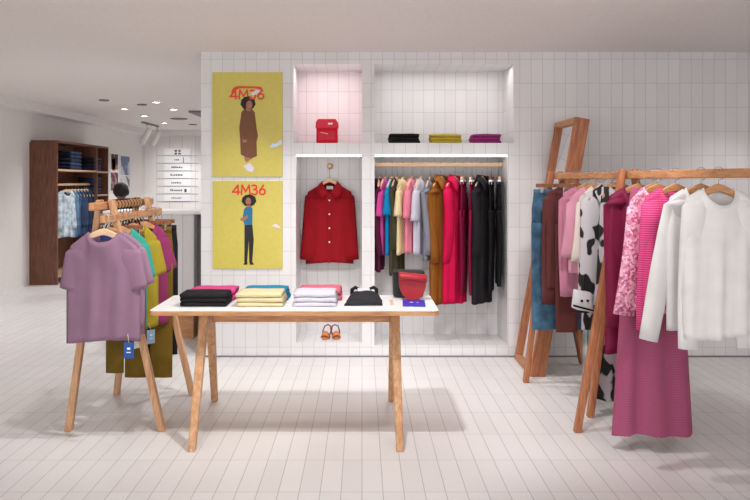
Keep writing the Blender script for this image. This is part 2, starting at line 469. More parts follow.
MB().box(L3(-.92, 4.505, .632), L3(.17, 4.545, ZT_ - .028)).build('rail', OAKX, tb, bevel=.004)
for X, Xf in ((-.955, -.955), (.2, .2)):
    dx = -.05 if X < 0 else 0.0
    for y, yf in ((4.46, 4.07), (4.6, 5.0)):
        b = MB(); w0, w1 = .055, .042
        rings = []
        for z, f in ((ZT_ - .028, 0), (0, 1)):
            yy = y + (yf - y) * f; xx = X + (dx * f if yf > 4.5 else 0.01 * f); ww = w0 + (w1 - w0) * f
            rings.append([L3(xx + a * ww / 2, yy + c * ww / 2, z) for a, c in ((-1, -1), (1, -1), (1, 1), (-1, 1))])
        b.loft(rings, smooth=False); b.build('leg', OAK, tb, bevel=.006)
    MB().box(L3(X - .022, 4.44, .60), L3(X + .022, 4.62, .69)).build('leg_brace', OAK, tb, bevel=.004)
q = P(391.5, 301.5, 4.54)
MB().box(L3(q.x - .011, 4.43, ZT_ - .001), L3(q.x + .011, 4.63, ZT_ + .0012)).build('inlay', PALE, tb)

# ------------------------------------------------------------------ folded clothes
def folded_mesh(w, d, h, seed=0, roll=.55):
    r = random.Random(seed); b = MB(); rings = []; NS = 12
    prof = []
    hb = h / 2
    prof.append((d / 2, 0)); prof.append((0, 0)); prof.append((-d / 2 + hb, 0))
    for i in range(1, 8):
        a = -PI / 2 - PI * i / 8; prof.append((-d / 2 + hb + hb * math.cos(a) * 1.0, hb + hb * math.sin(a)))
    prof += [(-d / 2 + hb, h), (0, h * 1.02), (d / 2 - .01, h * .98), (d / 2, h * .86), (d / 2 - .004, h * .56), (-d / 2 + hb * 1.4, h * .53), (-d / 2 + hb * 1.4, h * .47), (d / 2, h * .44)]
    for s in range(NS + 1):
        u = -1 + 2 * s / NS; e = 1 - .10 * (abs(u) ** 6)
        ph = r.random()
        rings.append([(u * w / 2 + (.004 * math.sin(z * 90 + seed) if abs(u) == 1 else 0), y * (1 - .02 * abs(u) ** 4) + .0025 * math.sin(4 * u + seed), max(0, z * e * (1 + .03 * math.sin(5 * u + seed * 1.7)))) for y, z in prof])
    b.loft(rings)
    return b
def stack(px, py, Yf, specs, group, rz=0, d=.26, wid=.28):
    """bottom front centre of the pile at a picture point; specs from the bottom up: (material, height, label, dx, w)"""
    base = P(px, py, Yf); z = base.z
    for i, (m, h, lab, dx, wk) in enumerate(specs):
        o = folded_mesh(wid * wk, d, h, seed=i + int(px)).build('folded_shirt', m)
        o.location = (base.x + dx, Yf + d / 2, z); o.rotation_euler = (0, 0, rz + rnd.uniform(-.03, .03)); z += h * 1.035
        tag(o, lab, 'folded clothes', group)
BLK = cloth(30, 29, 31); HOT = cloth(198, 72, 130); CRE = cloth(208, 193, 152); BLU = cloth(24, 132, 168)
LAV = cloth(200, 196, 207); ROSE = cloth(208, 104, 122); MUS = cloth(196, 172, 62); PUR = cloth(150, 48, 112)
zt = lambda Y: CY + (H - ZT_ - .0015) * F / Y
w3 = ['bottom', 'middle', 'top']
stack(202.5, zt(4.36), 4.36, [(BLK, .025, 'black folded shirt, %s of the three in the pile at table left' % s, dx, 1) for s, dx in zip(w3, (0, .004, .002))], 'black folded shirts on the table', d=.21, wid=.272)
stack(212, zt(4.585), 4.585, [(HOT, .033, 'hot pink folded shirt, lower of two behind the black pile', .0, 1), (HOT, .035, 'hot pink folded shirt, upper of two behind the black pile', -.004, .98)], 'pink folded shirts on the table', d=.2, wid=.285)
stack(259.5, zt(4.35), 4.35, [(CRE, .027, 'cream folded shirt, %s of the three in the cream pile' % s, dx, 1) for s, dx in zip(w3, (0, .004, -.003))], 'cream folded shirts on the table', d=.21, wid=.272)
stack(265, zt(4.585), 4.585, [(BLU, .034, 'teal blue folded shirt, lower of two behind the cream pile', .003, 1), (BLU, .036, 'teal blue folded shirt, upper of two behind the cream pile', 0, .98)], 'blue folded shirts on the table', d=.2, wid=.27)
stack(315, zt(4.35), 4.35, [(LAV, .028, 'pale lavender folded shirt, %s of the three in the pale pile' % s, dx, 1) for s, dx in zip(w3, (0, .003, -.002))], 'pale folded shirts on the table', d=.21, wid=.25)
stack(320, zt(4.585), 4.585, [(ROSE, .036, 'rose pink folded shirt, lower of two behind the pale pile', .003, 1), (ROSE, .038, 'rose pink folded shirt, upper of two behind the pale pile', 0, .98)], 'rose folded shirts on the table', d=.2, wid=.262)
# three piles on the long shelf
for px, m, nm, wd_, n in ((404.5, BLK, 'black', .262, 3), (446, MUS, 'mustard yellow', .262, 3), (487, PUR, 'magenta purple', .245, 3)):
    z = zs1 + .001
    for i in range(n):
        h = .026 if nm != 'black' else .027
        o = folded_mesh(wd_ * (1 - .01 * i), .22, h, seed=i + int(px)).build('folded_shirt', m)
        o.location = ((px - CX) * 6.29 / F + (.004, -.003, .002)[i], 6.29 + .11, z); z += h * 1.035
        tag(o, '%s folded shirt, %s of the three in the pile on the wall shelf' % (nm, w3[i]), 'folded clothes', nm + ' folded shirts on the wall shelf')

# folded black sweatshirt with white label
c = P(363.5, 305, 4.4)
t = thing('folded_sweatshirt', 'folded black sweatshirt with white label beside the pale pile', 'sweatshirt', (c.x, 4.4, ZT_ + .001), .03)
b = MB(); rs = []
for f, hw, h, cx in ((0, .115, .018, -.002), (.03, .118, .028, 0), (.1, .112, .034, .006), (.18, .112, .044, .012), (.235, .104, .056, .015), (.262, .098, .052, .015), (.275, .085, .02, .015)):
    ptsr = []
    for i in range(21):
        u = -1 + 2 * i / 20
        ptsr.append((cx + hw * u, f, h * (1 - abs(u) ** 5) * (1 + .06 * math.sin(6 * u + 30 * f)) + .001))
    ptsr += [(cx + hw * u, f, 0) for u in (1, .5, 0, -.5, -1)]
    rs.append(ptsr)
b.loft(rs); b.build('body', cloth(44, 44, 48), t)
b = MB().tube([(-.066, .262, .03), (-.064, .255, .06), (-.044, .252, .074), (-.014, .262, .06), (.01, .266, .056), (.038, .262, .06), (.072, .252, .074), (.09, .255, .06), (.092, .262, .03)], [.011, .013, .012, .008, .007, .008, .012, .013, .011], 8)
b.build('collar', cloth(36, 36, 40), t)
MB().box((-.03, .228, .0535), (.046, .232, .073)).build('label_card', PAPER, t)

# red half moon bag, black bag behind it, blue leaflet
RED = plain('red_leather', rgb(160, 12, 32), 0.5)
REDC = cloth(214, 22, 52, .7)
def half_moon(w, h, n=22):
    pts = [(-w / 2, h)]
    for i in range(n + 1):
        a = PI + PI * i / n; cs = math.cos(a)
        pts.append((w / 2 * abs(cs) ** .85 * (1 if cs > 0 else -1), h * .8 * (1 - abs(math.sin(a)) ** .9)))
    return pts + [(w / 2, h)]
c = P(413.5, 301, 4.52)
t = thing('red_handbag', 'red leather half moon handbag with rolled flap standing on the table', 'bag', (c.x, 4.62, ZT_ + .002), .06)
MB().prism(half_moon(.168, .15), -.03, .03).build('body', RED, t, bevel=.008)
fl = MB(); rs = []
for x in (-.088, -.08, 0, .08, .088):
    e = .86 if abs(x) > .085 else 1
    rs.append([(x + .002 * math.cos(a), -.012 + .042 * e * math.cos(a), .142 + .028 * e * math.sin(a) - .1 * x) for a in (2 * PI * i / 16 for i in range(16))])
fl.loft(rs); fl.build('flap', RED, t)
t2 = thing('black_handbag', 'black leather bag standing behind the red half moon handbag', 'bag', (c.x - .015, 4.745, ZT_ + .002), .1)
MB().prism([(-.1, 0), (.09, 0), (.1, .17), (-.105, .175)], -.04, .04).build('body', plain('black_leather', rgb(22, 21, 23), .6), t2, bevel=.012)
c = P(414, 303.5, 4.42)
t = thing('blue_leaflet', 'flat blue printed packet lying in front of the red handbag', 'packet', (c.x + .002, 4.46, ZT_ + .0015), -.05)
MB().box((-.068, -.09, 0), (.068, .09, .01)).build('packet', plain('blue_print', rgb(48, 44, 178), .5), t, bevel=.002)
pr = MB(); pr.lathe([(.009, 0), (.009, .0007)], 12, c=(-.012, .005, .0101)); pr.lathe([(.007, 0), (.007, .0007)], 12, c=(.022, -.002, .0101)); pr.box((-.03, .001, .0101), (-.02, .009, .0107))
pr.build('print', PAPER, t)

# ------------------------------------------------------------------ sandals, red bag on shelf
for i, (px, rz, side) in enumerate(((325.5, -.12, 'left'), (335.5, .12, 'right'))):
    c = P(px, 341, 6.33)
    t = thing('sandal', 'tan leather sandal with dark red heel strap, %s of the pair in the niche' % side, 'sandal', (c.x, 6.44, zl + .001), rz, 'pair of tan sandals')
    sole = [(.033 * math.sin(a) * (1 + .12 * math.cos(a)), -.095 * math.cos(a)) for a in (2 * PI * k / 20 for k in range(20))]
    MB().prism(sole, 0, .016, plane='xy').build('sole', plain('sole_%d' % i, rgb(196, 126, 70), .7), t, bevel=.003)
    st = MB(); rs = []
    for y, h in ((-.075, .034), (-.05, .045), (-.02, .052)):
        rs.append([(.037 * math.cos(a), y, .012 + h * math.sin(a)) for a in (PI * k / 10 for k in range(11))] + [(.033 * math.cos(a), y, .012 + (h - .005) * math.sin(a)) for a in (PI * k / 10 for k in reversed(range(11)))])
    st.loft(rs); st.build('toe_strap', plain('tan_leather_%d' % i, rgb(206, 122, 60), .6), t)
    MB().tube([(.03, .0, .02), (.036, .045, .05), (.026, .085, .085), (0, .1, .095), (-.026, .085, .085), (-.036, .045, .05), (-.03, 0, .02)], .006, 8).build('heel_strap', plain('wine_leather_%d' % i, rgb(120, 34, 40), .6), t)

c = P(327, 143, 6.4)
t = thing('red_backpack', 'small bright red backpack standing on the upper left wall shelf', 'bag', (c.x, 6.42, zs1 + .001))
body = MB(); rs = []
for z, hw, dd in ((0, .09, .05), (.02, .094, .055), (.14, .092, .05), (.17, .088, .045)):
    rs.append([(hw * (1 if abs(math.cos(a)) > .99 else abs(math.cos(a)) ** .35) * (1 if math.cos(a) >= 0 else -1), dd * abs(math.sin(a)) ** .35 * (1 if math.sin(a) >= 0 else -1), z) for a in (2 * PI * (k + .5) / 20 for k in range(20))])
body.loft(rs); body.build('body', REDC, t)
f = MB().prism([(-.1, .135), (.1, .135), (.098, .178), (.078, .215), (-.078, .215), (-.096, .185)], -.06, .05)
f.build('flap', plain('red_flap', rgb(224, 26, 58), .55), t, bevel=.008)
MB().box((.012, -.0625, .165), (.05, -.0605, .18)).build('badge', PAPER, t)
m = MB(); m.beam((-.055, -.057, .098), (.01, -.057, .083), .003, .014, 0, (0, -1, .01)); m.build('zip_pull', PAPER, t)
MB().box((-.075, -.058, .03), (.075, -.052, .11)).build('pocket', plain('red_pocket', rgb(206, 18, 48), .6), t, bevel=.004)

# ------------------------------------------------------------------ red jacket in the left niche
c = P(331, 180, 6.5)
kn = thing('coat_peg', 'round pale wooden peg on the wall above the red jacket', 'peg', (P(330, 166.5, 6.7).x, YN, P(330, 166, 6.7).z))
MB().lathe([(.030, 0), (.03, .012), (.012, .016), (.012, .11), (.02, .115), (.02, .125)], 18).build('peg_body', PALE, kn, rot=(PI / 2, 0, 0))
pz = kn.location.z
jz = P(331, 178, 6.64).z
hanger((kn.location.x, 6.62, jz), 0, pz - jz + .0105 , .012, 'beech hanger holding the red jacket in the left niche', PALE, .165, arch=.14)
JR = cloth(150, 20, 32)
shirt('red_jacket', 'dark red button jacket with pointed collar hanging in the left niche', 'jacket', (kn.location.x, 6.615, jz - .05), 0, JR,
      collar=cloth(164, 24, 38), buttons=4, label_in=PAPER, slope=.075, L=.72, hs=.195, hc=.21, hh=.215, D=.04, nw=.07, nf=.075, sl=.56, spread=.10, r0=.075, r1=.06, amp=.006, seed=3)

# ------------------------------------------------------------------ clothes rail in the big niche
YR = 6.46; zr = P(0, 164.5, YR).z
t = thing('clothes_rail', 'pale wooden clothes rail fixed across the big niche', 'rail', ((nb0 + nb1) / 2, YR, zr))
MB().box((-(nb1 - nb0) / 2 + .001, -.011, -.019), ((nb1 - nb0) / 2 - .001, .011, .019)).build('bar', PALE, t, bevel=.004)
for sx in (-1, 1):
    e = (nb1 - nb0) / 2
    MB().box((sx * e - (.004 if sx > 0 else -.0005), -.02, -.03), (sx * e - (.0005 if sx > 0 else -.004), .02, .03)).build('wall_bracket', STEEL, t)
HK = P(0, 163.5, YR).z - P(0, 175.5, YR).z
NZ = zr - HK
def nx(px): return (px - CX) * YR / F
def niche_shirt(px, name, label, cat, mat, hl, rz, **kw):
    hanger((nx(px), YR, NZ), rz, HK, .021, 'beech hanger on the niche rail holding the ' + hl, PALE, kw.get('hs', .2) * .86)
    return shirt(name, label, cat, (nx(px), YR, NZ - .012), rz, mat, **kw)
R1 = 1.22
tk = dict(L=.66, hs=.168, hc=.178, hh=.182, D=.03, nw=.06, nf=.05, slope=.09, sl=.2, spread=.14, r0=.07, r1=.078, flat=.42, amp=.008)
def niche_trousers(px, label, mat, L=.98, w=.3, cl=None, wood_=True, rz=1.3, dz=0.0):
    hanger((nx(px), YR, NZ), rz, HK, .021, 'clip hanger on the niche rail holding the ' + cl, PALE if wood_ else DARKOAK, .13, kind='clip')
    t = thing('trousers', label, 'trousers', (nx(px), YR, NZ - .05), rz)
    trousers_mesh(L, w, .022, seed=int(px)).build('legs', mat, t)
    MB().loft([ring(0, 0, z, w * .468, .0175, 20) for z in (.004, -.035)]).build('waistband', mat, t)
niche_shirt(379.6, 'long_sleeved_top', 'dark burgundy long sleeved top, first on the left in the big niche', 'top', cloth(78, 20, 48), 'burgundy top at the left wall', 1.48, slope=.08, L=.8, hs=.17, hc=.185, hh=.19, D=.028, sl=.55, spread=.05, r0=.06, r1=.045, seed=1)
niche_shirt(385.5, 'tee_shirt', 'magenta pink tee between the burgundy top and the bright blue tee', 'tee', cloth(206, 72, 148), 'magenta pink tee', R1, seed=2, **tk)
niche_shirt(392.5, 'tee_shirt', 'bright blue tee hanging in the big niche', 'tee', cloth(20, 124, 176), 'bright blue tee', R1, seed=3, **dict(tk, sl=.19))
niche_shirt(397.0, 'long_sleeved_top', 'dark olive top tucked between the blue and cream tees', 'top', cloth(70, 64, 44), 'dark olive top', R1, slope=.08, L=.85, hs=.16, hc=.18, hh=.185, D=.025, sl=.5, spread=.02, r0=.055, r1=.045, seed=9)
niche_shirt(403.5, 'tee_shirt', 'cream tee hanging in the big niche', 'tee', cloth(226, 210, 166), 'cream tee', R1, seed=4, **tk)
niche_shirt(412.0, 'tee_shirt', 'light rose pink tee hanging beside the cream tee', 'tee', cloth(226, 130, 152), 'rose pink tee', R1, seed=5, **dict(tk, sl=.22))
niche_shirt(421.5, 'tee_shirt', 'pale lavender tee with wide sleeves in the big niche', 'tee', cloth(200, 196, 212), 'pale lavender tee', R1 - .08, seed=6, **dict(tk, sl=.24, r1=.085))
niche_shirt(430.5, 'long_sleeved_top', 'grey long sleeved top hanging beside the brown coat', 'top', cloth(132, 132, 142), 'grey top', R1, slope=.08, L=.72, hs=.17, hc=.18, hh=.185, D=.035, sl=.54, spread=.03, r0=.065, r1=.05, seed=7)
niche_shirt(441.0, 'coat', 'long caramel brown coat with collar on the niche rail', 'coat', cloth(138, 84, 30), 'caramel brown coat', R1 - .2, collar=cloth(150, 92, 34), slope=.08, L=1.1, hs=.178, hc=.19, hh=.2, D=.05, sl=.6, spread=.03, r0=.075, r1=.06, amp=.012, seed=8)
niche_shirt(454.5, 'coat', 'long crimson pink coat beside the caramel coat', 'coat', cloth(206, 16, 74), 'crimson pink coat', R1 - .22, collar=cloth(214, 22, 80), slope=.08, L=1.1, hs=.178, hc=.19, hh=.2, D=.05, sl=.6, spread=.03, r0=.075, r1=.06, amp=.012, seed=10)
niche_trousers(463.5, 'burgundy trousers clipped next to the crimson coat', cloth(126, 14, 56), .98, .3, 'burgundy trousers beside the crimson coat')
niche_trousers(472.0, 'burgundy trousers clipped next to the black coat', cloth(140, 16, 62), .98, .28, 'burgundy trousers beside the black coat')
niche_shirt(482.0, 'coat', 'long black coat with collar between burgundy and black trousers', 'coat', cloth(36, 34, 38), 'black coat', R1 - .18, collar=cloth(40, 38, 42), slope=.08, L=1.1, hs=.178, hc=.19, hh=.195, D=.045, sl=.56, spread=.03, r0=.075, r1=.055, amp=.01, seed=11)
niche_trousers(491.5, 'black trousers clipped beside the black coat', cloth(27, 26, 29), .96, .28, 'black trousers beside the black coat', False)
niche_trousers(498.5, 'wide black trousers at the right end of the niche rail', cloth(24, 23, 26), .9, .34, 'wide black trousers at the right end', True, 1.46)

# ------------------------------------------------------------------ posters
INK = [plain('poster_red', rgb(226, 52, 40), .5), HAIR, plain('print_skin', rgb(170, 112, 86), .6), plain('print_coat', rgb(118, 72, 42), .6),
       plain('print_blue', rgb(32, 112, 148), .6), plain('print_black', rgb(30, 28, 30), .6), plain('print_pale', rgb(226, 216, 232), .6), plain('print_paleblue', rgb(206, 226, 240), .6)]
YEL = plain('poster_yellow', rgb(208, 194, 92), .45)
def poster(name, label, x0, y0, x1, y1):
    a, b = P(x0, y1, YW), P(x1, y0, YW)
    t = thing(name, label, 'poster', ((a.x + b.x) / 2, YW, (a.z + b.z) / 2))
    MB().box((-(b.x - a.x) / 2, -.012, -(b.z - a.z) / 2), ((b.x - a.x) / 2, -.0005, (b.z - a.z) / 2)).build('panel', YEL, t)
    return t
def lettering(t, px, py, s_, wid, hgt):
    """geometric capitals drawn as strokes; py = base line"""
    G = {'4': (1.0, [[(.74, 0), (.74, 1), (.04, .26), (.98, .26)]]), 'M': (1.2, [[(.06, 0), (.14, 1), (.6, .3), (1.06, 1), (1.14, 0)]]),
         '3': (.85, [[(.1, .93), (.38, 1), (.64, .9), (.68, .72), (.56, .58), (.34, .54), (.6, .5), (.76, .34), (.72, .12), (.5, 0), (.2, .02), (.06, .12)]]),
         '6': (.95, [[(.6, 1), (.14, .46), (.08, .3), (.16, .1), (.36, 0), (.6, .02), (.78, .16), (.8, .36), (.66, .54), (.42, .58), (.2, .48), (.1, .34)]])}
    tot = sum(G[c][0] for c in s_) + .12 * (len(s_) - 1); k = wid / tot; x = px - wid / 2
    for c in s_:
        b = MB()
        for st in G[c][1]:
            for i_, ((x0, y0), (x1, y1)) in enumerate(zip(st, st[1:])):
                p = Vector((x + x0 * k, py - y0 * hgt)); q = Vector((x + x1 * k, py - y1 * hgt)); d = (q - p).normalized(); n_ = Vector((-d.y, d.x)) * .82; e = d * .6
                flat(b, t, [p - e + n_, q + e + n_, q + e - n_, p - e - n_], 0, 2 + .12 * i_)
        b.build('lettering', INK, t); x += (G[c][0] + .12) * k
def flat(b, t, pts, m, lay=0):
    loc = t.location
    poly = [(P(x, y, YW).x - loc.x, P(x, y, YW).z - loc.z) for x, y in pts]
    b.prism(poly, -.0138 - .0004 * lay, -.0122, m)
def blob(cx, cy, rx, ry, n=24, wob=0.0, k=9):
    return [(cx + rx * math.cos(a) * (1 + wob * math.sin(k * a)), cy + ry * math.sin(a) * (1 + wob * math.cos(k * a))) for a in (2 * PI * i / n for i in range(n))]
t = poster('wall_poster', 'tall yellow poster of a figure in a long brown coat', 212.5, 72.5, 282.6, 176.5)
lettering(t, 247.5, 99, '4M36', 35, 8.6)
b = MB()
arc = [(231.5, 95), (231.8, 91), (234, 87.6), (238, 86.2), (258, 86.6), (262, 87.5), (264, 92), (262, 91.5), (258, 89), (254, 88.4), (240, 88.6), (235.5, 90.5), (233.5, 95)]
flat(b, t, arc, 0, 1); b.build('red_smear', INK, t)
b = MB()
flat(b, t, [(251, 94), (256, 90.2), (261, 90), (258.5, 93.5), (253, 96)], 6, 3)
flat(b, t, [(244, 157), (249.2, 157), (249.5, 161), (246, 162.5)], 2, 1); flat(b, t, [(248.5, 155), (252.5, 155), (252, 159.5), (249.5, 160)], 2, 1)
flat(b, t, [(241.8, 112), (244.5, 109.2), (252, 109.2), (255, 112.5), (256.8, 128), (258.2, 136), (256.8, 142), (257.2, 156), (252, 158.4), (246, 157.2), (241, 154.5), (240.4, 140), (239.5, 128)], 3, 2)
flat(b, t, [(242.6, 139.5), (247.2, 140), (247, 142.5), (243, 142.6)], 2, 3)
flat(b, t, blob(248.3, 103.3, 7.4, 6.8, 26, .05), 1, 3); flat(b, t, blob(249.6, 105, 3.1, 4.3), 2, 4); flat(b, t, [(246, 107.4), (249, 109.6), (251.5, 109.5), (250, 111.5), (246.5, 110.5)], 2, 4)
flat(b, t, [(247.6, 103.9), (248.8, 103.9), (248.8, 104.4), (247.6, 104.4)], 1, 5); flat(b, t, [(250.6, 103.9), (251.8, 103.9), (251.8, 104.4), (250.6, 104.4)], 1, 5); flat(b, t, [(248.8, 107.2), (250.8, 107.2), (250.4, 107.9), (249.1, 107.9)], 0, 5)
flat(b, t, [(243.5, 166), (250, 163), (254.5, 168), (253, 172), (247.5, 171)], 6, 1)
flat(b, t, [(269.5, 147), (272.5, 143.5), (276, 144), (281.8, 139), (282, 144), (278, 146.5), (272, 148)], 7, 1)
b.build('printed_figure', INK, t)
t = poster('wall_poster', 'lower yellow poster of a figure in a blue top', 213, 181, 282.6, 268.5)
lettering(t, 249.5, 194.5, '4M36', 34, 9.4)
b = MB()
flat(b, t, [(244.8, 224), (252.6, 224), (254, 240), (252.5, 262), (249.5, 262), (249, 240), (247.4, 262), (244.6, 262)], 5, 1)
flat(b, t, [(244.3, 209), (247, 206.5), (251, 206.3), (252.8, 209), (252.6, 224.5), (245, 225.2), (242.8, 219)], 4, 2)
flat(b, t, [(240.8, 218.2), (246, 216.2), (248, 214.5), (248.2, 217.5), (245.5, 220.2), (241, 221)], 2, 3)
flat(b, t, blob(249.2, 200.4, 7.2, 6, 26, .05), 1, 3); flat(b, t, blob(248.6, 201.4, 2.7, 3.9), 2, 4); flat(b, t, [(247.2, 204), (250.6, 204), (250.8, 207), (247.4, 207.2)], 2, 4)
flat(b, t, [(247, 200.4), (248, 200.4), (248, 200.9), (247, 200.9)], 1, 5); flat(b, t, [(249.6, 200.4), (250.6, 200.4), (250.6, 200.9), (249.6, 200.9)], 1, 5)
flat(b, t, [(245, 262), (247.8, 262), (247.6, 264.5), (243.5, 264.5)], 5, 1); flat(b, t, [(249.8, 262), (252.8, 262), (254.5, 264.5), (250, 264.5)], 5, 1)
flat(b, t, [(272, 225.5), (276, 223.2), (279, 226), (281.5, 228.5), (276, 227.5)], 6, 1)
b.build('printed_figure', INK, t)

# ------------------------------------------------------------------ clothes racks (A-frame oak)
def rack(name, label, far, near, feet, ztop=1.37, mat=OAK, beam=True, side=None, over=.08):
    """far / near = ends of the ridge (x, y); feet = list of (x, y, which end)"""
    o = thing(name, label, 'clothes rack', ((far[0] + near[0]) / 2, (far[1] + near[1]) / 2, 0))
    ox, oy = o.location.x, o.location.y
    d = (Vector(near) - Vector(far)).normalized()
    a = Vector((far[0] - d.x * over - ox, far[1] - d.y * over - oy, ztop - .023)); c = Vector((near[0] + d.x * over - ox, near[1] + d.y * over - oy, ztop - .023))
    MB().beam(a, c, .032, .046).build('top_beam', OAKY, o, bevel=.006)
    for fx, fy, e in feet:
        ax, ay = (far if e == 'far' else near)
        sx = 1 if fx > ax else -1
        r0, r1 = [], []
        topx, topz = ax - ox + sx * .034, ztop + .012
        for k, (cx, cy, cz, ww) in enumerate(((topx, ay - oy, topz, .036), (fx - ox, fy - oy, 0, .04))):
            (r0 if k == 0 else r1).extend([(cx + p * ww / 2, cy + q * .024, cz) for p, q in ((-1, -1), (1, -1), (1, 1), (-1, 1))])
        MB().loft([r0, r1], smooth=False).build('leg', mat, o, bevel=.006)
    if side:
        for sx, dz, off in side:
            p = a + Vector((sx * off, 0, dz - ztop + .023)); q = c + Vector((sx * off, 0, dz - ztop + .023))
            MB().beam(p, q, .03, .045).build('side_rail', OAKY, o, bevel=.005)
    return o
XA = -1.545
rack('clothes_rack', 'oak clothes rack with lilac tees at the left of the table', (XA, 5.14), (XA, 4.42),
     [(-1.19, 5.14, 'far'), (-1.72, 5.14, 'far'), (-1.2, 4.4, 'near'), (-1.76, 4.4, 'near')], 1.375, OAK, side=[(1, 1.28, .064)], over=.24)
XS = XA + .064; ZR = 1.28
# empty black hangers on the top beam
for i in range(10):
    y = 4.50 + i * .062
    hanger((XA, y, 1.352 - .063), 0, .063, .030, 'empty black hanger hooked over the top beam of the left rack', BLACKM, .055, 'empty black hangers on the left rack', 'wire')
LH = .054
def rack_shirt(y, rz, name, label, cat, mat, hl, x=XS, zr_=ZR, **kw):
    hanger((x, y, zr_ - LH), rz, LH, .03, 'wooden hanger holding the ' + hl, kw.pop('hm', OAKX), kw.get('hs', .2) * .84)
    return shirt(name, label, cat, (x, y, zr_ - LH - .02), rz, mat, **kw)
LIL = cloth(142, 110, 132); TEA = cloth(60, 158, 142); YLW = cloth(162, 146, 46); MAG = cloth(144, 54, 100)
tt = dict(hs=.205, hc=.235, hh=.24, D=.03, nw=.085, nf=.06, nb=.012, slope=.08, sl=.2, spread=.36, r0=.08, r1=.06, flat=.3, amp=.006)
rack_shirt(4.20, 0, 'tee_shirt', 'large lilac tee with blue tag at the front of the left rack', 'tee', LIL, 'large front lilac tee', hm=PALE, label_in=plain('navy_label', rgb(26, 44, 120), .6), tagcol=BLUECARD, tagpos=(.16, -.665), L=.625, seed=21, **dict(tt, hs=.19, hc=.21, hh=.21, spread=.27))
rack_shirt(4.30, .15, 'tee_shirt', 'second lilac tee directly behind the front lilac tee', 'tee', cloth(148, 116, 138), 'second lilac tee', L=.62, seed=22, **dict(tt, hs=.18, hc=.2, hh=.2))
rack_shirt(4.47, .9, 'tee_shirt', 'teal green tee on the left rack', 'tee', TEA, 'teal green tee', L=.645, seed=23, tagcol=PAPER, tagpos=(.1, -.69), **dict(tt, hs=.19, hc=.205, hh=.2))
rack_shirt(4.74, .75, 'tee_shirt', 'mustard yellow tee on the left rack', 'tee', YLW, 'mustard yellow tee', L=.66, seed=24, tagcol=PALEBLUE, tagpos=(.1, -.72), **dict(tt, hs=.165, hc=.18, hh=.18))
rack_shirt(4.97, .7, 'tee_shirt', 'dark magenta tee on the left rack', 'tee', MAG, 'dark magenta tee', L=.68, seed=25, **dict(tt, hs=.17, hc=.18, hh=.185))
def rack_trousers(y, label, mat, L, w, hl, x=XS, rz=0.0, zr_=ZR, kind='clip'):
    hanger((x, y, zr_ - LH), rz, LH, .03, 'clip hanger holding the ' + hl, DARKOAK, w * .42, kind='clip')
    t = thing('trousers', label, 'trousers', (x, y, zr_ - LH - .048), rz)
    trousers_mesh(L, w, .022, seed=int(y * 100)).build('legs', mat, t)
    MB().loft([ring(0, 0, z, w * .468, .0175, 20) for z in (.004, -.035)]).build('waistband', mat, t)
OLV = cloth(112, 88, 28)
rack_trousers(5.09, 'longer olive trousers hanging behind the dark magenta tee', OLV, 1.04, .34, 'longer olive trousers', XS)
rack_trousers(4.60, 'olive trousers behind the teal tee, showing below the lilac tee', cloth(106, 84, 28), .88, .25, 'olive trousers behind the teal tee', XS)
rack_trousers(5.20, 'brown trousers near the far end of the left rack', cloth(82, 54, 46), .9, .28, 'brown trousers at the far end')
rack_trousers(5.30, 'black trousers at the far end of the left rack', cloth(34, 34, 38), .93, .3, 'black trousers at the far end')

# right racks
A_far, A_near = (1.44, 5.45), (1.70, 4.68)
rack('clothes_rack', 'warm oak clothes rack by the mirror with denim and brown clothes', A_far, A_near,
     [(1.22, 5.46, 'far'), (1.68, 5.46, 'far'), (1.45, 4.66, 'near'), (1.96, 4.66, 'near')], 1.56, WARM, over=.03)
B_far, B_near = (1.585, 4.36), (1.93, 2.9)
rack('clothes_rack', 'warm oak clothes rack at the near right with pink clothes', B_far, B_near,
     [(1.285, 4.38, 'far'), (1.86, 4.38, 'far'), (1.64, 2.9, 'near'), (2.24, 2.9, 'near')], 1.56, WARM, over=.03)
def on(rk, y):
    f, n = rk; k = (y - f[1]) / (n[1] - f[1]); return f[0] + (n[0] - f[0]) * k
ZQ = 1.56 - .023
RA, RB = (A_far, A_near), (B_far, B_near)
rzA = .25
rack_trousers(5.36, 'long blue denim jeans next to the mirror', denim(62, 96, 122), 1.02, .4, 'blue denim jeans by the mirror', on(RA, 5.36) - .03, .0, ZQ)
rack_shirt(5.25, .1, 'sweater', 'dark brown sweater with long sleeves beside the denim jeans', 'sweater', cloth(98, 52, 50), 'dark brown sweater', on(RA, 5.25), ZQ, L=.72, hs=.19, hc=.2, hh=.2, D=.025, sl=.74, spread=.04, r0=.075, r1=.05, flat=.35, seed=31)
rack_trousers(5.17, 'brown corduroy trousers behind the pink tee', cloth(92, 48, 46), 1.0, .34, 'brown corduroy trousers', on(RA, 5.17), 0, ZQ)
rack_shirt(5.09, .15, 'long_sleeved_top', 'dusty pink long sleeved top hanging on the rack by the mirror', 'top', cloth(196, 128, 152), 'dusty pink long sleeved top', on(RA, 5.09), ZQ, L=.75, hs=.175, hc=.18, hh=.18, D=.025, sl=.66, spread=.03, r0=.07, r1=.045, flat=.35, seed=32)
rack_shirt(5.0, .1, 'tee_shirt', 'pale pink tee hanging before the dusty pink top', 'tee', cloth(214, 150, 172), 'pale pink tee', on(RA, 5.0), ZQ, L=.6, seed=33, **dict(tt, sl=.36, hs=.18, hc=.19, hh=.19, r0=.07, r1=.07, spread=.12))
rack_shirt(4.92, .1, 'tee_shirt', 'cream tee hanging beside the cow print coat', 'tee', cloth(228, 214, 204), 'cream tee on the right rack', on(RA, 4.92), ZQ, L=.6, seed=34, **dict(tt, sl=.38, hs=.165, hc=.175, hh=.175, r0=.065, r1=.065, spread=.1))
COW = spots('cow_print', rgb(34, 32, 36), rgb(190, 182, 188), 15, .43)
COWC = spots('cow_coat', rgb(30, 28, 32), rgb(200, 194, 198), 13, .42)
